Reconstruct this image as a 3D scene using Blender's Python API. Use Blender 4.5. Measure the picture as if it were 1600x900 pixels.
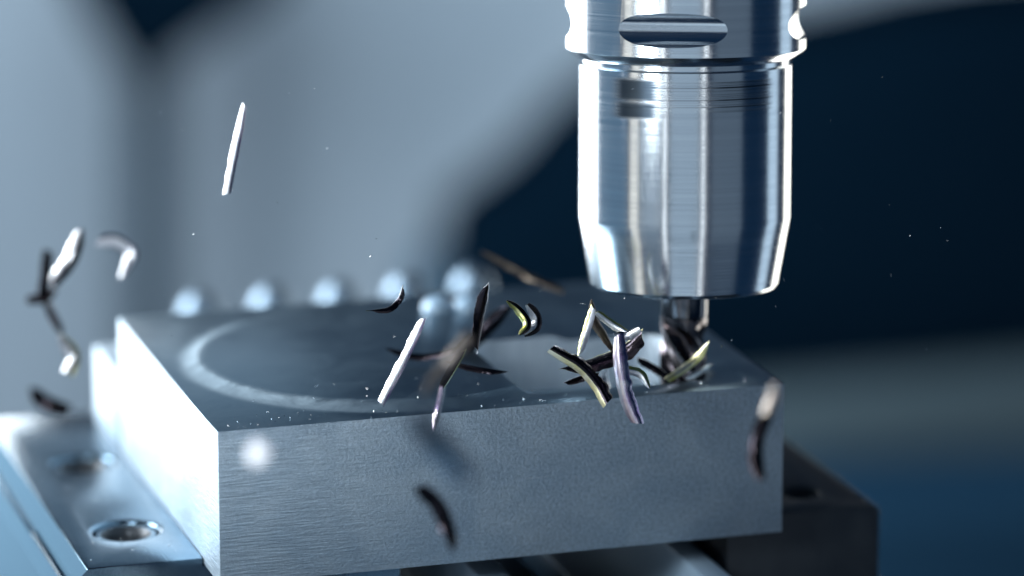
import bpy, bmesh, math, random
from mathutils import Vector, Matrix, noise

# ------------------------------------------------------------------ camera
S = bpy.context.scene
for o in list(bpy.data.objects):
    bpy.data.objects.remove(o)
COL = S.collection
FPX = 6135.0                                   # focal length in photo pixels (1600 wide)
PITCH, YAW = math.radians(14.0), math.radians(17.4)
FW = Vector((math.sin(YAW)*math.cos(PITCH), math.cos(YAW)*math.cos(PITCH), -math.sin(PITCH)))
RT = Vector((math.cos(YAW), -math.sin(YAW), 0))
UP = RT.cross(FW)
FH = Vector((math.sin(YAW), math.cos(YAW), 0))  # level direction away from the camera
CAM = Vector((-0.19436, -0.84587, 0.24976))
cam = bpy.data.cameras.new('camera')
cam.sensor_width = 36.0
cam.lens = FPX/1600*36
cam.clip_start, cam.clip_end = 0.02, 50
cam.dof.use_dof = True
cam.dof.focus_distance = 0.914
cam.dof.aperture_fstop = 4.2
camo = bpy.data.objects.new('camera', cam)
camo.location = CAM
camo.rotation_euler = (math.pi/2-PITCH, 0, -YAW)
COL.objects.link(camo)
S.camera = camo

# ------------------------------------------------------------------ world, lamps, exposure
W = bpy.data.worlds.new('World'); S.world = W; W.use_nodes = True
bg = W.node_tree.nodes['Background']
bg.inputs[0].default_value = (0.10, 0.40, 1.0, 1); bg.inputs[1].default_value = 0.055
S.view_settings.view_transform = 'Standard'
S.view_settings.look = 'None'
S.view_settings.exposure = 0.0
S.view_settings.gamma = 1.0
S.view_settings.use_curve_mapping = False
S.cycles.use_denoising = True
S.cycles.max_bounces = 8
S.cycles.caustics_reflective = False
S.cycles.caustics_refractive = False

P0 = Vector((0.085, 0.045, 0.03))
def lamp(name, az, dist, z, w, h, radiance, color, target=None, loc=None, spread=180):
    """rectangular lamp; az is measured round the part from the camera side, right positive"""
    a = math.radians(az)
    if loc is None:
        loc = P0 + (-FH*math.cos(a) + RT*math.sin(a))*dist
        loc = Vector((loc.x, loc.y, z))
    tgt = target if target is not None else Vector((P0.x, P0.y, z))
    l = bpy.data.lights.new(name, 'AREA'); l.shape = 'RECTANGLE'; l.size = w; l.size_y = h
    l.energy = radiance*math.pi*w*h; l.color = color; l.spread = math.radians(spread)
    o = bpy.data.objects.new(name, l); o.location = loc
    o.rotation_euler = (tgt-loc).to_track_quat('-Z', 'Y').to_euler()
    COL.objects.link(o); return o
COOL = (0.66, 0.84, 1.0); WHITE = (0.92, 0.97, 1.0); BLUE = (0.40, 0.70, 1.0); WARM = (1.0, 0.97, 0.88)
KEY = Vector((-0.145, -0.165, 0.105))
lamp('lamp_back_left', -138, 0.85, -0.32, 0.80, 0.90, 8.0, WHITE)
lamp('lamp_key_left', -104, 0.75, 0.36, 0.40, 0.40, 31.0, (0.88, 0.95, 1.0), target=Vector((0, 0.05, -0.02)))
lamp('lamp_key_front', 0, 0, 0, 0.08, 0.08, 25.0, (0.84, 0.93, 1.0), target=Vector((0.05, 0.0, -0.01)), loc=KEY)
lamp('fill_back_tall', -163, 0.90, 0.50, 0.25, 0.75, 0.5, COOL)  # added unseen fill, put in to brighten the boss rim
lamp('fill_back_high', 180, 1.10, 0.42, 1.6, 0.35, 0.07, COOL, target=Vector((0.06, 0.05, 0)))  # added unseen fill that lifts the block's top
lamp('lamp_side_left', -88, 0.85, -0.10, 0.75, 0.52, 0.26, BLUE)
lamp('lamp_back_right', 149, 0.90, -0.28, 0.46, 0.9, 3.4, WARM)
lamp('lamp_side_right', 106, 0.80, -0.20, 0.24, 0.9, 1.0, COOL)
lamp('tube_front_left', -56, 0.95, -0.2, 0.17, 1.3, 1.1, WARM)
lamp('panel_front_left', -38, 1.30, -0.12, 0.55, 0.9, 0.32, COOL)
lamp('tube_left', -21.5, 1.25, -0.35, 0.035, 1.5, 4.5, WHITE)
lamp('tube_right', 19, 1.25, -0.35, 0.055, 1.5, 2.6, WHITE)
lamp('panel_front', -1, 1.45, -0.12, 0.78, 0.86, 0.55, COOL)
lamp('panel_front_low', -1, 1.40, -0.90, 0.76, 0.62, 0.95, COOL)
lamp('panel_front_right', 45, 1.30, -0.12, 0.80, 0.8, 0.16, COOL)

# ------------------------------------------------------------------ helpers
def px(x, y, d):
    """point seen at photo pixel x, y at depth d (metres along the lens axis)"""
    return CAM + (FW + RT*((x-800)/FPX) - UP*((y-450)/FPX))*d
def tag(o, label=None, cat=None, group=None, kind=None):
    if label: o['label'] = label
    if cat: o['category'] = cat
    if group: o['group'] = group
    if kind: o['kind'] = kind
    return o
def link(name, me, mats=(), parent=None, loc=None):
    o = bpy.data.objects.new(name, me)
    for m in (mats if isinstance(mats, (list, tuple)) else [mats]):
        if m and m.name not in me.materials: me.materials.append(m)
    COL.objects.link(o)
    if parent: o.parent = parent
    if loc is not None: o.location = loc
    return o
def empty(name, loc=(0, 0, 0), rot=None):
    o = bpy.data.objects.new(name, None); o.empty_display_size = 0.01
    o.location = loc
    if rot is not None: o.rotation_euler = rot
    COL.objects.link(o); return o
def mesh_from(bm, name, smooth=None):
    me = bpy.data.meshes.new(name); bm.normal_update(); bm.to_mesh(me); bm.free()
    if smooth is not None:
        me.shade_smooth()
        me.set_sharp_from_angle(angle=math.radians(smooth))
    return me
def box_bm(x0, x1, y0, y1, z0, z1, bev=0.0, seg=2):
    bm = bmesh.new()
    bmesh.ops.create_cube(bm, size=1)
    for v in bm.verts:
        v.co = Vector(((x0+x1)/2+v.co.x*(x1-x0), (y0+y1)/2+v.co.y*(y1-y0), (z0+z1)/2+v.co.z*(z1-z0)))
    if bev:
        bmesh.ops.bevel(bm, geom=bm.edges[:], offset=bev, segments=seg, profile=0.5, affect='EDGES')
    return bm
def prism_bm(pts, z0, z1):
    """pts counter-clockwise in x, y"""
    bm = bmesh.new()
    lo = [bm.verts.new((x, y, z0)) for x, y in pts]; hi = [bm.verts.new((x, y, z1)) for x, y in pts]
    n = len(pts)
    bm.faces.new(lo[::-1]); bm.faces.new(hi)
    for i in range(n): bm.faces.new((lo[i], lo[(i+1) % n], hi[(i+1) % n], hi[i]))
    return bm
def lathe_bm(prof, seg=96, cap=True):
    """prof: (radius, z) from the bottom up"""
    bm = bmesh.new(); rings = []
    for r, z in prof:
        rings.append([bm.verts.new((r*math.cos(2*math.pi*k/seg), r*math.sin(2*math.pi*k/seg), z)) for k in range(seg)])
    for a, b in zip(rings, rings[1:]):
        for k in range(seg):
            bm.faces.new((a[k], a[(k+1) % seg], b[(k+1) % seg], b[k]))
    if cap:
        bm.faces.new(rings[0][::-1]); bm.faces.new(rings[-1])
    return bm
def boolean(me, cutters, op='DIFFERENCE'):
    o = bpy.data.objects.new('tmp_body', me); COL.objects.link(o); tmp = [o]
    for c in cutters:
        co = bpy.data.objects.new('tmp_cut', c); COL.objects.link(co); tmp.append(co)
        m = o.modifiers.new('b', 'BOOLEAN'); m.operation = op; m.object = co; m.solver = 'EXACT'
    dg = bpy.context.evaluated_depsgraph_get()
    out = bpy.data.meshes.new_from_object(o.evaluated_get(dg))
    for t in tmp: bpy.data.objects.remove(t)
    return out
def bevelled(me, w, seg=2, ang=30):
    o = bpy.data.objects.new('tmp_bev', me); COL.objects.link(o)
    m = o.modifiers.new('v', 'BEVEL'); m.width = w; m.segments = seg; m.limit_method = 'ANGLE'
    m.angle_limit = math.radians(ang); m.use_clamp_overlap = True
    dg = bpy.context.evaluated_depsgraph_get()
    out = bpy.data.meshes.new_from_object(o.evaluated_get(dg)); bpy.data.objects.remove(o)
    return out
def rounded_rect(x0, x1, y0, y1, r, n=10):
    pts = []
    for cx, cy, a0 in ((x1-r, y0+r, -90), (x1-r, y1-r, 0), (x0+r, y1-r, 90), (x0+r, y0+r, 180)):
        for k in range(n+1):
            a = math.radians(a0+90*k/n); pts.append((cx+r*math.cos(a), cy+r*math.sin(a)))
    return pts

# ------------------------------------------------------------------ materials
class NT:
    def __init__(s, name):
        s.m = bpy.data.materials.new(name); s.m.use_nodes = True
        s.t = s.m.node_tree; s.b = s.t.nodes['Principled BSDF']
        s.co = s.t.nodes.new('ShaderNodeTexCoord').outputs['Object']
    def n(s, kind, **kw):
        nd = s.t.nodes.new(kind)
        for k, v in kw.items():
            if k in nd.inputs: nd.inputs[k].default_value = v
            else: setattr(nd, k, v)
        return nd
    def l(s, a, b): s.t.links.new(a, b)
    def mapped(s, scale, rot=(0, 0, 0)):
        m = s.n('ShaderNodeMapping'); m.inputs['Scale'].default_value = scale; m.inputs['Rotation'].default_value = rot
        s.l(s.co, m.inputs[0]); return m.outputs[0]
    def noise(s, vec, scale, detail=3, rough=0.55, dist=0.0):
        nd = s.n('ShaderNodeTexNoise', Scale=scale, Detail=detail, Roughness=rough, Distortion=dist)
        s.l(vec, nd.inputs['Vector']); return nd.outputs['Fac']
    def ramp(s, fac, stops):
        r = s.n('ShaderNodeValToRGB'); e = r.color_ramp.elements
        while len(e) < len(stops): e.new(0.5)
        for k, (p, c) in enumerate(stops):
            e[k].position = p; e[k].color = (c if isinstance(c, tuple) else (c, c, c))+(1,)
        s.l(fac, r.inputs[0]); return r.outputs[0]
    def math(s, op, a, b):
        m = s.n('ShaderNodeMath', operation=op)
        for i, v in enumerate((a, b)):
            if isinstance(v, (int, float)): m.inputs[i].default_value = v
            else: s.l(v, m.inputs[i])
        return m.outputs[0]
    def mix(s, fac, a, b, mode='MIX'):
        m = s.n('ShaderNodeMix', data_type='RGBA', blend_type=mode)
        for i, v in ((0, fac), (6, a), (7, b)):
            if isinstance(v, (int, float)): m.inputs[i].default_value = v
            elif isinstance(v, tuple): m.inputs[i].default_value = v+(1,)
            else: s.l(v, m.inputs[i])
        return m.outputs[2]
    def bump(s, h, strength, dist, prev=None):
        b = s.n('ShaderNodeBump', Strength=strength, Distance=dist); s.l(h, b.inputs['Height'])
        if prev is not None: s.l(prev, b.inputs['Normal'])
        return b.outputs[0]
    def set(s, **kw):
        for k, v in kw.items():
            i = s.b.inputs[k.replace('_', ' ')]
            if isinstance(v, tuple): i.default_value = v+(1,)
            elif isinstance(v, (int, float)): i.default_value = v
            else: s.l(v, i)
        return s.m

# sides of the part: bead-blasted / sawn metal
t = NT('sawn_metal')
gr1 = t.noise(t.mapped((1, 1, 1)), 1250, 4, 0.75)
gr2 = t.noise(t.mapped((110, 110, 2300)), 1.0, 3, 0.65)
blot = t.noise(t.mapped((1, 1, 1)), 45, 5, 0.65, 0.6)
sep = t.n('ShaderNodeSeparateXYZ'); t.l(t.co, sep.inputs[0])
brush = t.n('ShaderNodeMapRange'); t.l(sep.outputs[0], brush.inputs[0])      # the left end is brushed lengthwise, the rest pebbled
brush.inputs[1].default_value = 0.012; brush.inputs[2].default_value = 0.075; brush.inputs[3].default_value = 0.62; brush.inputs[4].default_value = 0.08
mixg = t.n('ShaderNodeMix'); t.l(brush.outputs[0], mixg.inputs[0]); t.l(gr1, mixg.inputs[2]); t.l(gr2, mixg.inputs[3])
gsum = mixg.outputs[0]
sparkle = t.ramp(t.noise(t.mapped((1, 1, 1)), 620, 2, 0.5), [(0.70, 0.0), (0.76, 1.0)])  # bright specks: glinting grain painted into the colour
scr = t.ramp(t.noise(t.mapped((60, 60, 1500)), 1.0, 2, 0.5), [(0.70, 0.0), (0.76, 1.0)])
colr = t.ramp(blot, [(0.3, (0.33, 0.42, 0.50)), (0.72, (0.47, 0.55, 0.61))])
colr = t.mix(1.0, colr, t.ramp(gsum, [(0.32, 0.74), (0.5, 1.0), (0.68, 1.28)]), 'MULTIPLY')
colr = t.mix(t.math('MULTIPLY', scr, 0.5), colr, (0.72, 0.75, 0.77))
colr = t.mix(t.math('MULTIPLY', sparkle, 0.55), colr, (0.70, 0.74, 0.78))
sawn = t.set(Base_Color=colr, Metallic=1.0, Roughness=t.ramp(blot, [(0.3, 0.54), (0.7, 0.64)]),
             Normal=t.bump(gsum, 0.6, 0.0007))
t = NT('fresh_lit_metal')
fn = t.noise(t.mapped((700, 700, 90)), 1.0, 3, 0.6)
fresh_lit = t.set(Base_Color=t.ramp(fn, [(0.3, (0.58, 0.66, 0.73)), (0.7, (0.72, 0.79, 0.84))]), Metallic=1.0, Roughness=0.62, Normal=t.bump(fn, 0.5, 0.0004))  # fresh cut walls; the paler base also paints in their lit look
# milled top: faint swirling cutter marks, oily film
t = NT('milled_metal')
sw = t.n('ShaderNodeTexWave', wave_type='RINGS', rings_direction='Z', Scale=260.0, Distortion=6.0, Detail=2.0)
sw.inputs['Detail Scale'].default_value = 1.2
mp = t.n('ShaderNodeMapping'); mp.inputs['Location'].default_value = (-0.05, -0.03, 0); t.l(t.co, mp.inputs[0]); t.l(mp.outputs[0], sw.inputs['Vector'])
film = t.noise(t.mapped((1, 1, 1)), 60, 5, 0.65, 1.5)
fine = t.noise(t.mapped((1, 1, 1)), 1100, 3)
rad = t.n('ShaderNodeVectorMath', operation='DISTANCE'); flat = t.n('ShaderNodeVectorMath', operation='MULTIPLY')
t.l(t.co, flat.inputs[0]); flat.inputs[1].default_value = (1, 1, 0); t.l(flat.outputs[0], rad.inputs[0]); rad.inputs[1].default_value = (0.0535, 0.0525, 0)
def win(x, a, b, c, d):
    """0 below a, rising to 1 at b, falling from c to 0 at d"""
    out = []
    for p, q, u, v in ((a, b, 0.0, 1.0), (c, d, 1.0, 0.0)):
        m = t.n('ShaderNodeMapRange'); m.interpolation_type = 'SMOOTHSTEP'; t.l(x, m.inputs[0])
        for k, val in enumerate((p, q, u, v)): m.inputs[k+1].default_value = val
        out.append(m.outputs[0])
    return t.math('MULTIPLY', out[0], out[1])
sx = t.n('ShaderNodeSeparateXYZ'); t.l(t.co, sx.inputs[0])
rim_noise = t.noise(t.mapped((1, 1, 1)), 70, 5, 0.7, 1.2)
jit = t.math('ADD', rad.outputs['Value'], t.math('MULTIPLY', t.math('SUBTRACT', rim_noise, 0.5), 0.004))
dust = t.math('MULTIPLY', t.math('MULTIPLY', win(jit, 0.0425, 0.0462, 0.0476, 0.0515), win(sx.outputs[0], -0.1, -0.05, 0.022, 0.068)), t.ramp(rim_noise, [(0.28, 0.55), (0.6, 1.0)]))  # here dust is the boss rim's highlight, painted in as a pale arc
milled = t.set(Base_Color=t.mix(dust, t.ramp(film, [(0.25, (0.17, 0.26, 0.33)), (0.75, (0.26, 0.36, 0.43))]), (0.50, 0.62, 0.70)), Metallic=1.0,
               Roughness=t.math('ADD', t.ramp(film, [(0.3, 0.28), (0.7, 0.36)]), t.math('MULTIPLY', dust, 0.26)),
               Normal=t.bump(fine, 0.08, 0.0002, t.bump(sw.outputs['Fac'], 0.05, 0.0001)))
# bare turned steel of the holder: fine rings round the axis
t = NT('turned_steel')
rg = t.noise(t.mapped((6, 6, 2600)), 1.0, 4, 0.7)
rg2 = t.noise(t.mapped((2, 2, 400)), 1.0, 3, 0.6)
turned = t.set(Base_Color=t.ramp(rg2, [(0.3, (0.58, 0.62, 0.66)), (0.7, (0.70, 0.74, 0.77))]), Metallic=1.0,
               Roughness=t.ramp(rg, [(0.3, 0.10), (0.75, 0.24)]), Normal=t.bump(rg, 0.10, 0.0001))
# the same steel with a worn dark etched mark rubbed round the nut
t = NT('etched_turned_steel')
rg = t.noise(t.mapped((6, 6, 2600)), 1.0, 4, 0.7)
rg2 = t.noise(t.mapped((2, 2, 400)), 1.0, 3, 0.6)
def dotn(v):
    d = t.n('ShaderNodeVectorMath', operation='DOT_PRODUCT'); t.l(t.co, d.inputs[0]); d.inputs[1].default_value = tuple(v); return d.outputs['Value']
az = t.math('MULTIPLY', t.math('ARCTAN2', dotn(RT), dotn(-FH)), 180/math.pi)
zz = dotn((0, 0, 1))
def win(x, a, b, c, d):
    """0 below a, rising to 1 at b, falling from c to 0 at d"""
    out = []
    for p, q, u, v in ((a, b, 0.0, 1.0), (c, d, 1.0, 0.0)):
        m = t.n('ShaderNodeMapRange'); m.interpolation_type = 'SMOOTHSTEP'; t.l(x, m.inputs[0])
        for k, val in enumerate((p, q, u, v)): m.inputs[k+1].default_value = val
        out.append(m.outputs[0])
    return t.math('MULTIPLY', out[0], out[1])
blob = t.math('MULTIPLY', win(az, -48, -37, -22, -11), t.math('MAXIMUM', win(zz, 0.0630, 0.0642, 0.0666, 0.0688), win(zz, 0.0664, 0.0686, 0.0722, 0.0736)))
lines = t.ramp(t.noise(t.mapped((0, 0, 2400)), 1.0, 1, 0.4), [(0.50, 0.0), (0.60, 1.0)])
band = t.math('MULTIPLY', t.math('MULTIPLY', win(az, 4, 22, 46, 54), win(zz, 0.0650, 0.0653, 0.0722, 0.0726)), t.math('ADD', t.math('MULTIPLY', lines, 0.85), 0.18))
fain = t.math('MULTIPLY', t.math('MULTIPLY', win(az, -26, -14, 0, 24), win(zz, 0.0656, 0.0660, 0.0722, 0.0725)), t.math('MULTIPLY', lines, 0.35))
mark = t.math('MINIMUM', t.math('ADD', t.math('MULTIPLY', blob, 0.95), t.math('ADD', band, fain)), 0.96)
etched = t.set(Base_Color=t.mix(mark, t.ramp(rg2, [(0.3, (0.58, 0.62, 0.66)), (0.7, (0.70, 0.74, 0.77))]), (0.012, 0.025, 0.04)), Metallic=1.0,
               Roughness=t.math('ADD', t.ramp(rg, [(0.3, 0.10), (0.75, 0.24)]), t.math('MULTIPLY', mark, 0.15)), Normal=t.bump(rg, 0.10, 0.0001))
# jaw steel, ground and lightly scratched
t = NT('ground_steel')
g1 = t.noise(t.mapped((2200, 60, 900)), 1.0, 3, 0.6)
g2 = t.noise(t.mapped((1, 1, 1)), 70, 4, 0.6)
sc = t.ramp(t.noise(t.mapped((1500, 130, 1), (0, 0, 0.6)), 1.0, 2), [(0.72, 0.0), (0.78, 1.0)])
ground_steel = t.set(Base_Color=t.mix(t.math('MULTIPLY', sc, 0.4), t.ramp(g2, [(0.3, (0.10, 0.16, 0.21)), (0.7, (0.17, 0.24, 0.30))]), (0.45, 0.54, 0.62)),
                     Metallic=1.0, Roughness=t.ramp(g2, [(0.3, 0.18), (0.7, 0.27)]), Normal=t.bump(g1, 0.12, 0.0002))
t = NT('black_shaded_steel')
g2 = t.noise(t.mapped((1, 1, 1)), 120, 4, 0.6)
black_steel = t.set(Base_Color=t.ramp(g2, [(0.3, (0.018, 0.024, 0.032)), (0.7, (0.035, 0.042, 0.05))]), Metallic=0.35,
                    Roughness=t.ramp(g2, [(0.3, 0.38), (0.7, 0.5)]), Normal=t.bump(t.noise(t.mapped((1, 1, 1)), 1500), 0.2, 0.0002))
t = NT('coated_carbide')
carbide = t.set(Base_Color=t.ramp(t.noise(t.mapped((1, 1, 1)), 300), [(0.3, (0.05, 0.05, 0.06)), (0.7, (0.10, 0.075, 0.075))]), Metallic=1.0, Roughness=0.2)
t = NT('pin_steel')
pin_mat = t.set(Base_Color=t.ramp(t.noise(t.mapped((1, 1, 1)), 200), [(0.3, (0.20, 0.28, 0.36)), (0.7, (0.26, 0.34, 0.42))]), Metallic=1.0, Roughness=0.5)
t = NT('polished_carbide')
shank_mat = t.set(Base_Color=t.ramp(t.noise(t.mapped((8, 8, 900)), 1.0), [(0.3, (0.10, 0.105, 0.12)), (0.7, (0.15, 0.155, 0.17))]), Metallic=1.0, Roughness=0.14)
t = NT('ground_carbide_land')
land_mat = t.set(Base_Color=t.ramp(t.noise(t.mapped((1, 1, 1)), 500), [(0.3, (0.12, 0.11, 0.12)), (0.7, (0.19, 0.17, 0.17))]), Metallic=1.0, Roughness=0.26)
t = NT('pale_blue_gloss')
dome_mat = t.set(Base_Color=t.ramp(t.noise(t.mapped((1, 1, 1)), 300), [(0.3, (0.34, 0.50, 0.66)), (0.7, (0.40, 0.56, 0.70))]), Roughness=0.12)
def chip_mat(name, c0, c1, rough):
    t = NT(name)
    a = t.noise(t.mapped((1, 1, 1)), 260, 3, 0.6)
    b = t.noise(t.mapped((1, 1, 1)), 2600, 3, 0.6)
    return t.set(Base_Color=t.ramp(a, [(0.35, c0), (0.62, c1)]), Metallic=1.0, Roughness=rough, Normal=t.bump(b, 0.25, 0.0002))
chip_grey = chip_mat('chip_bright_steel', (0.55, 0.57, 0.60), (0.74, 0.74, 0.73), 0.24)
chip_straw = chip_mat('chip_straw_steel', (0.60, 0.54, 0.24), (0.78, 0.75, 0.58), 0.36)
chip_white = chip_mat('chip_lit_steel', (0.74, 0.74, 0.78), (0.84, 0.84, 0.86), 0.42)  # paler copy of the chip steel, with caught light painted in
chip_violet = chip_mat('chip_violet_steel', (0.30, 0.20, 0.40), (0.74, 0.66, 0.72), 0.2)
chip_dark = chip_mat('chip_dark_steel', (0.020, 0.020, 0.028), (0.05, 0.04, 0.045), 0.2)  # near-black copy: dark reflections of the chips painted in
chip_brown = chip_mat('chip_brown_steel', (0.09, 0.065, 0.055), (0.20, 0.16, 0.12), 0.3)
chip_yellow = chip_mat('chip_yellow_steel', (0.66, 0.64, 0.16), (0.80, 0.78, 0.42), 0.34)
chip_pink = chip_mat('chip_pale_pink_steel', (0.62, 0.50, 0.60), (0.80, 0.74, 0.76), 0.32)
chip_blue = chip_mat('chip_blued_steel', (0.02, 0.06, 0.12), (0.03, 0.09, 0.16), 0.5)
chip_tan = chip_mat('chip_tan_steel', (0.24, 0.20, 0.18), (0.38, 0.33, 0.29), 0.5)
def paint(name, c0, c1, rough=0.6, spec=0.3):
    t = NT(name)
    a = t.noise(t.mapped((1, 1, 1)), 3.5, 5, 0.6)
    return t.set(Base_Color=t.ramp(a, [(0.3, c0), (0.7, c1)]), Roughness=rough, Specular_IOR_Level=spec, Normal=t.bump(t.noise(t.mapped((1, 1, 1)), 220), 0.1, 0.001))
wall_paint = paint('grey_enclosure_paint', (0.38, 0.44, 0.50), (0.43, 0.49, 0.55))
dark_paint = paint('navy_machine_paint', (0.0010, 0.0045, 0.0095), (0.0016, 0.006, 0.012), 0.9, 0.0)
slate_paint = paint('slate_machine_paint', (0.030, 0.048, 0.066), (0.036, 0.056, 0.076), 0.9, 0.05)
blue_paint = paint('deep_blue_tray_paint', (0.007, 0.022, 0.042), (0.009, 0.027, 0.048), 0.8, 0.0)

rail_sheen = paint('pale_blue_rail_sheen', (0.42, 0.58, 0.74), (0.48, 0.64, 0.78), 0.4, 0.5)  # pale reflection of the steel rails painted as base colour
soft_edge_paint = paint('deep_teal_soft_edge', (0.022, 0.075, 0.125), (0.028, 0.088, 0.145), 0.9, 0.05)
shade_paint = paint('dull_shade_paint', (0.036, 0.052, 0.061), (0.046, 0.062, 0.071), 0.8, 0.0)
cast_paint = paint('pale_blue_casting_paint', (0.075, 0.135, 0.19), (0.09, 0.155, 0.21), 0.8, 0.0)

# ------------------------------------------------------------------ background of the enclosure
WALL_D = 2.60                                    # level distance from the camera
def wall_pt(x, y, dist):
    r = FW + RT*((x-800)/FPX) - UP*((y-450)/FPX)
    return CAM + r*(dist/r.dot(FH))
def slab(name, pts, dist, thick, mat, bev=0.02, parent=None):
    """upright plate: outline through photo pixels at a level distance, with real thickness behind it"""
    bm = bmesh.new(); n = len(pts)
    f = [bm.verts.new(wall_pt(x, y, dist)) for x, y in pts]
    b = [bm.verts.new(v.co + FH*thick) for v in f]
    bm.faces.new(f); bm.faces.new(b[::-1])
    for i in range(n): bm.faces.new((f[(i+1) % n], f[i], b[i], b[(i+1) % n]))
    bmesh.ops.recalc_face_normals(bm, faces=bm.faces[:])
    if bev: bmesh.ops.bevel(bm, geom=bm.edges[:], offset=bev, segments=3, profile=0.5, affect='EDGES', clamp_overlap=True)
    return link(name, mesh_from(bm, name, 40), mat, parent)
wall = slab('back_wall', [(-1500, -420), (3100, -420), (3100, 2200), (-1500, 2200)], WALL_D, 0.03, wall_paint, 0)
tag(wall, kind='structure')
col_ = slab('enclosure_post', [(195, -500), (262, -500), (262, 1500), (195, 1500)], 2.40, 0.05, slate_paint, 0.006)
tag(col_, 'dark blurred upright post at the left of the enclosure, behind the flying chips', 'post')
brace = slab('corner_gusset', [(30, -260), (560, -260), (445, -20), (262, 110), (190, 120), (110, -20)], 2.30, 0.04, dark_paint, 0.008)
tag(brace, 'dark blurred wedge shaped bracket at the upper left corner', 'bracket')
def smooth_outline(pts, n=6):
    out = []; m = len(pts)
    for i in range(m):
        p0, p1, p2, p3 = [Vector(pts[(i+k-1) % m]) for k in range(4)]
        for k in range(n):
            u = k/n
            out.append(tuple(0.5*((2*p1)+(p2-p0)*u+(2*p0-5*p1+4*p2-p3)*u*u+(3*p1-p0-3*p2+p3)*u**3)))
    return out
hous = slab('spindle_housing', smooth_outline([(680, 440), (790, 330), (900, 215), (1030, 140), (1200, 100), (1330, 75), (1480, 40), (1700, 15), (2000, 20), (2100, 300), (1950, 500), (1600, 545), (1400, 585), (1150, 620), (850, 560)]),
            2.05, 0.16, dark_paint, 0.012)
slab('housing_soft_edge', smooth_outline([(640, 470), (765, 340), (880, 200), (1020, 105), (1200, 55), (1330, 40), (1480, 10), (1700, -20), (2060, -20), (2180, 300), (2000, 545), (1600, 590), (1400, 600), (1150, 640), (800, 620)]),
     2.25, 0.05, soft_edge_paint, 0.01, hous)  # added plate: its in-between tone softens the housing's dark edge
tag(hous, 'large dark rounded machine housing blurred behind the tool holder', 'machine housing')
lower = slab('lower_shade', [(1050, 640), (1500, 600), (2400, 520), (2400, 900), (1050, 900)], 2.00, 0.04, shade_paint, 0.006)  # added panel that darkens the lower wall where the light falls off
tag(lower, 'dull grey blurred guard panel at the right, below the dark housing', 'guard panel')
tray = slab('chip_tray', [(1150, 800), (1350, 790), (1650, 780), (2300, 760), (2300, 1500), (1150, 1500)], 1.88, 0.10, blue_paint, 0.01)
tag(tray, 'deep blue blurred tray at the lower right behind the dark jaw', 'tray')
lamp('fill_wall', 0, 0, 0, 0.6, 0.6, 10.0, (0.73, 0.89, 1.0), target=wall_pt(640, 200, WALL_D), loc=wall_pt(0, -1000, 1.75))  # added unseen fill that brightens the back wall

# ------------------------------------------------------------------ the part being milled
BX, BY, BZ = 0.139, 0.110, 0.037
body = mesh_from(box_bm(0, BX, 0, BY, -BZ, 0), 'w')
boss = mesh_from(lathe_bm([(0.0490, -0.004), (0.0486, 0.0), (0.0452, 0.0014), (0.0446, 0.0016)], 120), 'boss')
boss.transform(Matrix.Translation((0.0535, 0.0525, 0)))
pocket = mesh_from(prism_bm(rounded_rect(0.0755, 0.1268, 0.0085, 0.0540, 0.0075), -0.0125, 0.02), 'pocket')
work = boolean(body, [boss], 'UNION')
work = boolean(work, [pocket])
work = bevelled(work, 0.00035, 2, 35)
wp = link('steel_workpiece', work, [sawn, milled, fresh_lit])
for p in work.polygons:
    c = p.center
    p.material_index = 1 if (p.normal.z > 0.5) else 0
    if 0.074 < c.x < 0.13 and 0.050 < c.y < 0.056 and -0.0126 < c.z < 0.0012 and p.normal.z < 0.5: p.material_index = 2
    if 0.074 < c.x < 0.086 and 0.007 < c.y < 0.056 and -0.0126 < c.z < 0.0 and p.normal.z < 0.5: p.material_index = 2
    p.use_smooth = True
work.set_sharp_from_angle(angle=math.radians(25))
tag(wp, 'square grey metal block with round raised boss and milled pocket, clamped between jaws', 'workpiece')

stop = mesh_from(box_bm(0, 0.128, 0, 0.030, 0, 0.0215, 0.0006), 'stop', 30)
tag(link('stop_block', stop, sawn, None, (0.0, BY+0.0035, -BZ)), 'lower pale block behind the workpiece, its bright end peeking out at the left', 'block')

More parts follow.
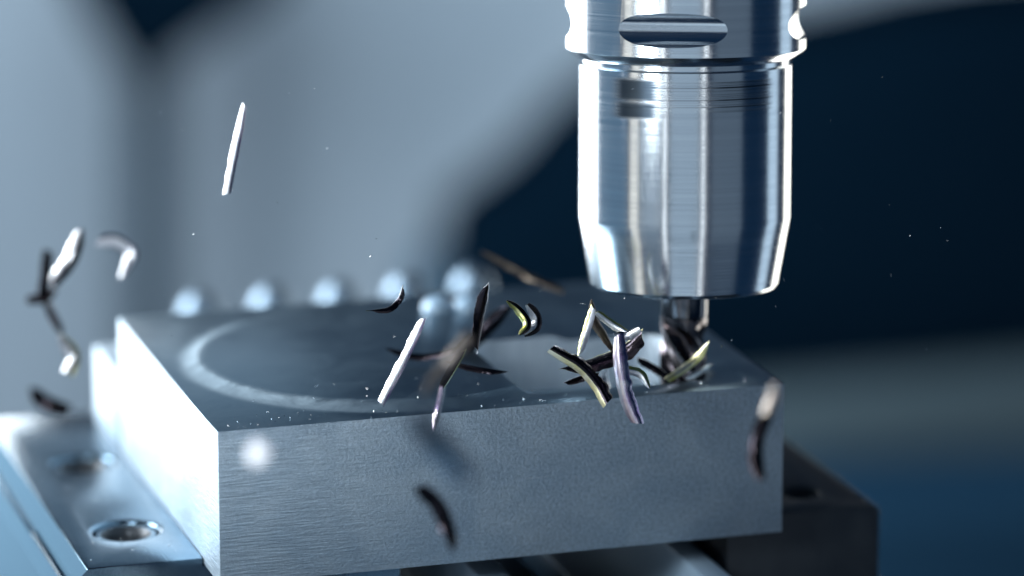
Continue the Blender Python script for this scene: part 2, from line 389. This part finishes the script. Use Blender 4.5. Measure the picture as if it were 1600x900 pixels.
# ------------------------------------------------------------------ vise
JT = -0.0355
def hole_cutters(x, y, k=1.0):
    a = mesh_from(lathe_bm([(0.0052, JT-0.03), (0.0052, JT-0.0032), (0.0080, JT-0.0030), (0.0080, JT-0.0007), (0.0088, JT+0.0001), (0.0088, JT+0.01)], 48), 'h')
    a.transform(Matrix.Translation((x, y, 0)) @ Matrix.Diagonal((k, k, 1, 1))); return a
def jaw(name, prof, y0, y1, holes, mat, label, side=None):
    root = empty(name, (prof[0][0], y0, -0.09))
    off = Matrix.Translation((-prof[0][0], -y0, 0.09))
    bm = bmesh.new()
    a = [bm.verts.new((x, y0, z)) for x, z in prof]; b = [bm.verts.new((x, y1, z)) for x, z in prof]
    n = len(prof); bm.faces.new(a); bm.faces.new(b[::-1])
    for i in range(n): bm.faces.new((a[(i+1) % n], a[i], b[i], b[(i+1) % n]))
    bmesh.ops.recalc_face_normals(bm, faces=bm.faces[:])
    me = boolean(mesh_from(bm, 'j'), [hole_cutters(*h) for h in holes])
    me = bevelled(me, 0.0004, 2, 30)
    me.transform(off)
    me.shade_smooth(); me.set_sharp_from_angle(angle=math.radians(30))
    jb = link('jaw_body', me, mat, root)
    if side:
        me.materials.append(side)
        for p in me.polygons:
            if p.normal.x < -0.5 and p.center.x < 0.0066: p.material_index = 1
    for (x, y, k) in holes:
        s = mesh_from(lathe_bm([(0.0050, JT-0.020), (0.0050, JT-0.0029), (0.0076, JT-0.0029), (0.0076, JT-0.0014), (0.0071, JT-0.0009), (0.0060, JT-0.0009), (0.0054, JT-0.0016), (0.0047, JT-0.0030), (0.0047, JT-0.020)], 48, False), 's', 30)
        s.transform(off @ Matrix.Translation((x, y, 0)) @ Matrix.Diagonal((k, k, 1, 1)))
        link('bush', s, [mat, black_steel], root)
        for p in s.polygons:
            if (p.center.xy-(off @ Vector((x, y, 0))).xy).length < 0.0058*k: p.material_index = 1  # shade inside the hole painted black
    tag(root, label, 'vise jaw'); return root
# left jaw: flat top, stepped and chamfered outer side, low step under the part
left_jaw = jaw('vise_jaw', [(-0.0345, -0.09), (-0.0345, -0.0440), (-0.0322, -0.0412), (-0.0307, -0.0412), (-0.0307, -0.0385), (-0.0277, JT), (-0.0002, JT), (-0.0002, -0.0373), (0.048, -0.0373), (0.048, -0.09)],
    0.0170, 0.150, [(-0.0130, 0.0435, 1), (-0.0118, 0.1020, 1)], ground_steel, 'blue grey steel vise jaw with two bored holes, left of the block', cast_paint)
right_jaw = jaw('vise_jaw', [(0.1285, -0.09), (0.1285, -0.0373), (BX+0.0002, -0.0373), (BX+0.0002, JT), (0.1668, JT), (0.1683, JT-0.0012), (0.1683, -0.09)],
    0.0090, 0.150, [(0.1530, 0.0240, 0.6), (0.1545, 0.0650, 0.6)], black_steel, 'nearly black vise jaw to the right of the block')  # same steel as the left jaw; its dark reflections painted as black
# knurled outer lip of the left jaw
for k in range(26):
    y = 0.0185+k*0.0018
    b = box_bm(-0.0322, -0.0309, y, y+0.0009, -0.0420, -0.0402, 0.0002, 1)
    me = mesh_from(b, 'serration'); me.transform(Matrix.Translation((0.0345, -0.0170, 0.09)))
    link('serration', me, ground_steel, left_jaw)
bed = empty('vise_bed', (0.07, 0.03, -0.14))
def bedpart(name, bm, mat, sm=30):
    me = mesh_from(bm, name, sm); me.transform(Matrix.Translation((-0.07, -0.03, 0.14))); return link(name, me, mat, bed)
bedpart('base', box_bm(-0.07, 0.21, -0.040, 0.30, -0.14, -0.0905, 0.001), black_steel)
bedpart('guide_rail', box_bm(0.1175, 0.1245, -0.030, 0.148, -0.0900, -0.0450, 0.0012), rail_sheen)
bedpart('guide_rail', box_bm(0.0660, 0.0740, -0.030, 0.148, -0.0900, -0.0450, 0.0012), rail_sheen)
bedpart('guide_rail', box_bm(0.0900, 0.0980, -0.020, 0.148, -0.0900, -0.0560, 0.0012), ground_steel)
tag(bed, 'dark vise bed with pale steel guide rails underneath the block', 'vise bed')
# blurred row of pins behind the part
bar = empty('pin_bar', (0.095, 0.235, -0.10))
me = mesh_from(box_bm(-0.062, 0.055, -0.012, 0.02, 0.0, 0.058, 0.001), 'bar', 30)
link('bar_body', me, black_steel, bar)
tag(bar, 'dark bar behind the block carrying the blurred row of pale pins', 'bar')
pin_me = mesh_from(lathe_bm([(0.0062, 0.0), (0.0062, 0.0110), (0.0056, 0.0140), (0.0042, 0.0165), (0.0024, 0.0180), (0.0006, 0.0186)], 40), 'pin', 40)
pos = ['leftmost pale steel pin in the blurred row behind the block', 'second pale steel pin from the left in the blurred row',
       'middle pale steel pin of the blurred row behind the block', 'fourth pale steel pin in the blurred row, behind a dark curled chip',
       'rightmost and brightest pale steel pin of the blurred row']
for k, (x, y) in enumerate([(312, 476), (424, 466), (530, 459), (634, 447), (738, 438)]):
    p = px(x, y, 1.12)
    o = link('steel_pin', pin_me, pin_mat, None, (p.x, p.y, p.z-0.0145))
    tag(o, pos[k], 'pin', 'row of steel pins behind the block')
dome_me = mesh_from(lathe_bm([(0.0042, 0.0), (0.0040, 0.0012), (0.0032, 0.0024), (0.0019, 0.0031), (0.0004, 0.0033)], 32), 'dome', 60)  # pale glossy dome for the back of the block's top
for (x, y, lab) in [(684, 483, 'pale blurred drop on the back of the block, left of the dark upright chip'), (731, 482, 'smaller pale drop touching the dark upright chip at the back')]:
    r = px(x, y, 1.0)-CAM; p = CAM + r*((0.0016-CAM.z)/r.z)
    tag(link('pale_dome', dome_me, dome_mat, None, (p.x, p.y, 0.0015)), lab, 'dome', 'pale domes on the block')

# ------------------------------------------------------------------ tool holder and cutter
TP = Vector((0.1207, 0.0205, 0.0))
TILT = Matrix.Rotation(math.radians(-5.0), 4, RT)       # head leans a little away from the camera
holder = empty('tool_holder', TP); holder.rotation_euler = TILT.to_euler()
def on_holder(name, bm_or_me, mat, parent, sm=24):
    me = bm_or_me if isinstance(bm_or_me, bpy.types.Mesh) else mesh_from(bm_or_me, name)
    me.shade_smooth(); me.set_sharp_from_angle(angle=math.radians(sm))
    return link(name, me, mat, parent)
RN, RC = 0.02545, 0.0288
SG = 160
nutp = [(0.0075, 0.0225), (0.0085, 0.0205), (0.0212, 0.0203), (0.0221, 0.0206), (0.02265, 0.0214)]
nutp += [(0.02265+(RN-0.02265)*u, 0.0214+(0.0375-0.0214)*u) for u in (0.25, 0.5, 0.75)]
nutp += [(RN-0.00003, 0.0372), (RN, 0.0377), (RN, 0.0640), (RN, 0.0744), (RN-0.0008, 0.0748), (RN-0.0008, 0.0785), (0.012, 0.0786)]
nut = mesh_from(lathe_bm(nutp, SG), 'nut')
on_holder('clamping_nut', nut, etched, holder)
colp = [(0.012, 0.0760), (RN-0.0004, 0.0760), (RN+0.0004, 0.0761), (RC-0.0003, 0.0780), (RC, 0.0784), (RC, 0.1040), (RC-0.0012, 0.1052), (0.012, 0.1053)]
collar = mesh_from(lathe_bm(colp, SG), 'collar')
cuts = []
for k in range(4):
    az = math.radians(-9+90*k); d = -FH*math.cos(az)+RT*math.sin(az); tg = Vector((0, 0, 1)).cross(d)
    me = mesh_from(lathe_bm([(0.0042, -0.03), (0.0042, 0.03)], 56), 'c')
    me.transform(Matrix.Translation(d*(RC+0.0012)+Vector((0, 0, 0.0848))) @ tg.to_track_quat('Z', 'Y').to_matrix().to_4x4())
    cuts.append(me)
collar = boolean(collar, cuts)
on_holder('collar', collar, turned, holder)
on_holder('taper_shank', lathe_bm([(0.0225, 0.1054), (0.0225, 0.118), (0.031, 0.119), (0.031, 0.150), (0.02, 0.151)], 96), turned, holder)
on_holder('collet', lathe_bm([(0.0060, 0.0196), (0.0072, 0.0194), (0.0074, 0.0204), (0.0074, 0.0260), (0.006, 0.0262)], 64), black_steel, holder)
tag(holder, 'shiny steel tool holder with notched collar and tapered clamping nut, hanging above the block', 'tool holder')
mill = empty('end_mill', TP); mill.rotation_euler = TILT.to_euler()
RM = 0.0057
on_holder('shank', lathe_bm([(RM-0.0003, 0.0128), (RM, 0.0135), (RM, 0.0240)], 64), shank_mat, mill, 40)
bm = bmesh.new(); rings = []
NS, NA = 44, 72
for i in range(NS+1):
    z = -0.0118+(0.0128+0.0118)*i/NS; tw = -z/RM*math.tan(math.radians(35)); ring = []
    fade = min(1, max(0.0, (0.0128-z)/0.004))
    for k in range(NA):
        a = 2*math.pi*k/NA; u = (a*4/(2*math.pi)) % 1.0        # four flutes
        depth = (0.42*math.sin(math.pi*min(1, u/0.72))**0.8 if u < 0.72 else 0.0)*fade
        if 0.72 <= u < 0.8: depth = 0.0
        elif u >= 0.8: depth = 0.05*fade
        r = RM*(1-depth); ring.append(bm.verts.new((r*math.cos(a+tw), r*math.sin(a+tw), z)))
    rings.append(ring)
for a, b in zip(rings, rings[1:]):
    for k in range(NA): bm.faces.new((a[k], a[(k+1) % NA], b[(k+1) % NA], b[k]))
bm.faces.new(rings[0][::-1]); bm.faces.new(rings[-1])
fl = on_holder('fluted_cutter', bm, [carbide, land_mat], mill, 40)
for k, p in enumerate(fl.data.polygons):
    if k < NS*NA and ((k % NA)*4/NA) % 1.0 >= 0.70: p.material_index = 1     # ground lands along the cutting edges
tag(mill, 'dark fluted end mill held in the tool holder, cutting into the pocket', 'end mill')

# ------------------------------------------------------------------ chips
def spline(pts, n):
    P = [Vector(p) for p in pts]
    if len(P) == 2: P = [P[0], (P[0]+P[1])/2, P[1]]
    P = [2*P[0]-P[1]]+P+[2*P[-1]-P[-2]]
    out = []; segs = len(P)-3
    for i in range(n+1):
        s = segs*i/n; j = min(int(s), segs-1); u = s-j
        p0, p1, p2, p3 = P[j:j+4]
        out.append(0.5*((2*p1)+(p2-p0)*u+(2*p0-5*p1+4*p2-p3)*u*u+(3*p1-p0-3*p2+p3)*u**3))
    return out
def chip(label, pts, wpx, depth, mat, rot=(0, 0), camber=0.4, thick=0.00016, edge=None, strip=1, glint=None, taper=0.5, cut=0.5, ragged=0.10, group='metal chips thrown off the cutter'):
    """thin curled ribbon of swarf; pts are (photo x, photo y, extra depth in mm) along its spine;
    strip = how many of the eight lengthwise strips carry the edge material"""
    sd = sum(map(ord, label))*0.37
    P = [px(x, y, depth+dz/1000) for x, y, dz in pts]
    N = 36; NW = 8; C = spline(P, N); mid = sum(C, Vector())/len(C)
    w = wpx*depth/FPX/2; top = []; bot = []
    bm = bmesh.new()
    for i in range(N+1):
        tg = (C[min(i+1, N)]-C[max(i-1, 0)]).normalized()
        v = (CAM-C[i]).normalized()
        wd = tg.cross(v).normalized(); nn = wd.cross(tg).normalized()
        u = i/N; a = math.radians(rot[0]+(rot[1]-rot[0])*u)
        if glint is not None:                           # turned so that its flat side catches a lamp
            hv = v+(glint-C[i]).normalized(); a += math.atan2(-hv.dot(wd), hv.dot(nn))
        wv = wd*math.cos(a)+nn*math.sin(a); nv = nn*math.cos(a)-wd*math.sin(a)
        k = 1-taper*abs(2*u-1-0.25*math.sin(sd))**3
        el = 1+ragged*noise.noise((u*9, sd, 0)); er = 1+ragged*2.5*noise.noise((u*14, sd, 5))
        ridge = 0.03*w*math.sin(u*60+sd)                # faint cross ridges left by the cutting edge
        sk = cut*math.sin(sd*3)*max(0, 1-min(u, 1-u)/0.15)*(1 if u < 0.5 else -0.8)
        rt, rb = [], []
        for j in range(NW+1):
            s = -1+2*j/NW; ww = w*max(k, 0.12)*s*(el if s < 0 else er)
            p = C[i]+wv*ww+nv*(-camber*w*k*s*s)+tg*(sk*w*s)-mid
            t_ = thick*(1-0.7*abs(s)**3)                # edges thin out to a burr
            rt.append(bm.verts.new(p+nv*(t_*0.5))); rb.append(bm.verts.new(p-nv*(t_*0.5)+nv*ridge*(1-s*s)))
        top.append(rt); bot.append(rb)
    mi = []
    for i in range(N):
        for j in range(NW):
            bm.faces.new((top[i][j], top[i][j+1], top[i+1][j+1], top[i+1][j]))
            bm.faces.new((bot[i][j+1], bot[i][j], bot[i+1][j], bot[i+1][j+1]))
            e = 1 if j < strip else 0; mi += [e, e]
        bm.faces.new((bot[i][0], top[i][0], top[i+1][0], bot[i+1][0]))
        bm.faces.new((top[i][NW], bot[i][NW], bot[i+1][NW], top[i+1][NW])); mi += [1, 0]
    for e in (0, N):
        for j in range(NW): bm.faces.new((top[e][j], bot[e][j], bot[e][j+1], top[e][j+1])); mi.append(1)
    bmesh.ops.recalc_face_normals(bm, faces=bm.faces[:])
    me = mesh_from(bm, 'metal_chip', 28)
    o = link('metal_chip', me, [mat, edge or mat], None, mid)
    if edge:
        for k, p in enumerate(me.polygons): p.material_index = mi[k]
    return tag(o, label, 'metal chip', group)

FD = 0.912
# lone chips in the air
chip('bright white straight chip flying alone at the upper left', [(381, 163, 0), (369, 222, 1), (354, 303, 0)], 14, 0.897, chip_white, (-6, 10), 0.45, edge=chip_violet, strip=2, glint=KEY, taper=0.25)
chip('short blue white chip with dark edge in the far left group', [(124, 360, 0), (110, 400, 3), (82, 444, 0)], 25, 0.852, chip_white, (-12, 8), 0.6, edge=chip_dark, strip=3, glint=KEY)
chip('dark upright chip hanging in the far left group', [(76, 392, 0), (72, 440, 3), (60, 472, 0)], 20, 0.840, chip_dark, (20, 40))
chip('small dark crosswise chip in the far left group', [(42, 468, 0), (66, 466, 3), (86, 452, 0)], 17, 0.840, chip_dark, (10, 20))
chip('thin dark blue chip trailing down the far left group', [(72, 470, 0), (84, 495, 2), (98, 522, 0)], 15, 0.840, chip_dark, (30, 10))
chip('white hook shaped chip at the far left', [(153, 377, 0), (183, 377, 1), (204, 398, 2), (191, 432, 0)], 22, 0.850, chip_white, (0, 0), 0.3, edge=chip_violet, strip=2, glint=KEY)
chip('bright bent chip low in the far left group', [(92, 522, 0), (107, 543, 2), (114, 560, 3), (106, 582, 0)], 22, 0.850, chip_white, (0, 10), 0.6, edge=chip_straw, strip=3, glint=KEY)
chip('dark blurred chip at the far left beside the white side face', [(48, 606, 0), (70, 628, 3), (108, 642, 0)], 26, 0.828, chip_dark, (0, 20))
chip('dark crescent chip in front of the pale pins', [(574, 486, 0), (606, 482, 1), (623, 466, 2), (629, 448, 0)], 13, 0.918, chip_dark, (30, 60), 0.6, edge=chip_straw, strip=1, taper=0.9)
chip('straight white chip leaning above the front edge, left of the middle tangle', [(660, 498, 0), (636, 549, 1), (595, 630, 0)], 15, 0.905, chip_white, (-6, 8), 0.4, edge=chip_violet, strip=2, glint=KEY, taper=0.25)
chip('dark upright chip with a bright rim left of the yellow curl', [(760, 446, 0), (752, 495, 2), (746, 548, 0)], 22, 0.918, chip_dark, (18, 66), 0.5, edge=chip_white, strip=1)
chip('yellow edged curled chip in mid air', [(792, 470, 0), (810, 486, 2), (823, 506, 1), (812, 523, -2)], 14, 0.914, chip_yellow, (-5, 20), 0.6, edge=chip_dark, strip=3, glint=KEY, taper=0.8)
chip('pale crescent chip just right of the yellow curl', [(824, 476, 0), (838, 495, 2), (837, 512, 1), (820, 524, -1)], 17, 0.917, chip_white, (10, 40), 0.6, edge=chip_dark, strip=4, glint=KEY, taper=0.6)
chip('long brown chip blurred beside the tool holder', [(752, 393, 0), (815, 425, 4), (882, 455, 0)], 13, 0.985, chip_brown, (20, 40))
# middle tangle
chip('dark slanting chip blurred behind the middle tangle', [(795, 478, 0), (755, 520, 3), (700, 574, 0)], 24, 0.962, chip_dark, (0, 25))
chip('tan out of focus chip lowest in the middle tangle', [(735, 528, 0), (700, 568, 4), (662, 615, 0)], 20, 0.812, chip_tan, (15, 5))
chip('dark chip pointing right from the middle tangle', [(700, 566, 0), (745, 575, 1), (792, 581, 0)], 14, 0.925, chip_dark, (35, 55), 0.5, taper=0.9)
chip('thin gold edged chip across the middle tangle', [(726, 548, 0), (708, 580, 2), (688, 614, 0)], 17, 0.908, chip_dark, (30, 58), 0.6, edge=chip_yellow, strip=3)
chip('thin chip dangling over the front edge below the tangle', [(692, 606, 0), (684, 640, 1), (679, 670, 0)], 11, 0.893, chip_violet, (20, -20), 0.5, edge=chip_white, strip=2)
chip('dark straight chip crossing behind the leaning white chip', [(603, 545, 0), (655, 557, 2), (715, 547, 0)], 13, 0.948, chip_dark, (20, 40))
# cluster at the cutter
chip('dark topped chip with tan edge at the left of the cutter cluster', [(951, 628, 0), (934, 597, 1), (905, 567, 1), (862, 543, 0)], 23, 0.908, chip_dark, (-12, -26), 0.7, edge=chip_straw, strip=2, taper=0.15)
chip('violet sided bright chip hanging over the front edge', [(997, 662, 2), (979, 620, 1), (969, 570, 0), (966, 523, 0)], 24, 0.905, chip_violet, (-18, -6), 0.75, edge=chip_pink, strip=4, glint=KEY, taper=0.3)
chip('broad dark curled chip across the cutter cluster', [(880, 577, 0), (930, 565, 2), (975, 548, 3), (1003, 524, 1)], 29, 0.916, chip_dark, (40, 20), 0.6, edge=chip_straw, strip=1, taper=0.5)
chip('small bright curled tip on top of the cutter cluster', [(958, 521, 0), (978, 524, 1), (999, 513, -1)], 15, 0.912, chip_white, (-10, 20), 0.7, edge=chip_dark, strip=2, glint=KEY, taper=0.9)
chip('yellow lit straight chip leaning at the left of the cluster peak', [(926, 480, 0), (916, 515, 1), (905, 554, 0)], 14, 0.914, chip_yellow, (-8, 8), 0.5, edge=chip_white, strip=4, glint=KEY)
chip('brown chip forming the peak of the cutter cluster', [(924, 468, 0), (930, 500, 1), (944, 522, 2), (962, 554, 0)], 17, 0.920, chip_brown, (15, 50), 0.5, edge=chip_tan, strip=2, taper=0.9)
chip('pale chip sloping right from the cluster peak', [(931, 488, 0), (955, 506, 1), (986, 523, 0)], 13, 0.917, chip_white, (-5, 12), 0.5, edge=chip_yellow, strip=2, glint=KEY)
chip('yellow rimmed arched chip right of the hanging violet chip', [(976, 577, 0), (1000, 584, 1), (1015, 607, 0)], 14, 0.915, chip_white, (0, 10), 0.5, edge=chip_yellow, strip=3, glint=KEY)
chip('pale green chip leaning against the end mill', [(1108, 534, 0), (1086, 562, 2), (1042, 594, 0)], 13, 0.934, chip_straw, (-8, 10), 0.4, edge=chip_yellow, strip=2, glint=KEY)
chip('dark chip lying left of the end mill tip', [(996, 561, 0), (1020, 572, 2), (1046, 590, 0)], 15, 0.936, chip_dark, (25, 45), 0.5, edge=chip_white, strip=1)
chip('dark flat chip lowest at the left of the cluster', [(883, 599, 0), (908, 590, 1), (936, 584, 0)], 13, 0.918, chip_dark, (30, 45), 0.5, edge=chip_white, strip=1)
chip('blurred grey chip behind the dark topped chip', [(950, 556, 0), (946, 590, 2), (958, 624, 0)], 15, 0.942, chip_grey, (40, 50))
chip('short grey chip right of the end mill tip', [(1112, 570, 0), (1098, 580, 1), (1074, 593, 0)], 11, 0.945, chip_grey, (30, 40))
# foreground, out of focus
chip('dark arched chip floating before the middle of the front face', [(655, 760, 0), (685, 790, 3), (702, 825, 3), (711, 860, 0)], 26, 0.838, chip_dark, (10, 30))
chip('dark arched chip floating before the right end of the front face', [(1206, 640, 0), (1188, 672, 3), (1181, 710, 3), (1188, 750, 0)], 24, 0.845, chip_dark, (20, -5))
chip('pale blurred chip at the upper right corner of the front face', [(1212, 600, 0), (1206, 622, 1), (1196, 648, 0)], 20, 0.822, chip_tan, (-20, -28))
chip('faint blue smear of a chip far in front of the front face', [(645, 640, 0), (690, 690, 6), (740, 752, 0)], 44, 0.735, chip_blue, (30, 40))
chip('round white out of focus fleck before the left of the front face', [(384, 708, 0), (404, 708, 0), (425, 708, 0)], 44, 0.800, chip_white, (0, 0), 0.0, glint=KEY, taper=0.8, ragged=0.0, cut=0.0)
chip('pale chip lying flat on the raised boss', [(532, 574, 0), (600, 566, 3), (676, 572, 0)], 12, 0.965, chip_grey, (45, 60), 0.3)

# metal dust: specks too small to tell apart
rnd = random.Random(5); bm = bmesh.new()
def speck(p, L, w):
    d = Vector((rnd.uniform(-1, 1), rnd.uniform(-1, 1), rnd.uniform(-1, 1))).normalized()
    s = d.orthogonal().normalized()*w; q = d.cross(s).normalized()*w
    v = [bm.verts.new(p+x) for x in (d*L, s, q, -s, -q, -d*L)]
    for a, b in ((1, 2), (2, 3), (3, 4), (4, 1)): bm.faces.new((v[0], v[a], v[b])); bm.faces.new((v[5], v[b], v[a]))
for k in range(46):
    speck(px(rnd.uniform(250, 1500), rnd.uniform(120, 640), rnd.uniform(0.895, 0.93)), rnd.uniform(0.0001, 0.0004), 0.00009)
for k in range(130):
    x, y = rnd.uniform(0.003, 0.136), abs(rnd.gauss(0, 0.012))+0.001
    if 0.074 < x < 0.13 and 0.007 < y < 0.055: continue
    speck(Vector((x, min(y, 0.1), 0.0002 if (Vector((x, y))-Vector((0.0535, 0.0525))).length > 0.047 else 0.0017)), rnd.uniform(0.0001, 0.0004), 0.00012)
for k in range(34):
    speck(Vector((rnd.uniform(-0.026, -0.002), rnd.uniform(0.019, 0.10), JT+0.0002)), rnd.uniform(0.0001, 0.0005), 0.00012)
for (x, y, L) in [(910, 475, 0.0012), (588, 373, 0.0005), (579, 400, 0.0005), (1128, 540, 0.0008), (1143, 532, 0.0006), (1225, 437, 0.0011)]:
    speck(px(x, y, 0.913), L, 0.00012)
tag(link('metal_dust', mesh_from(bm, 'metal_dust'), chip_grey), 'tiny bright metal specks in the air and on the block', 'metal dust', kind='stuff')
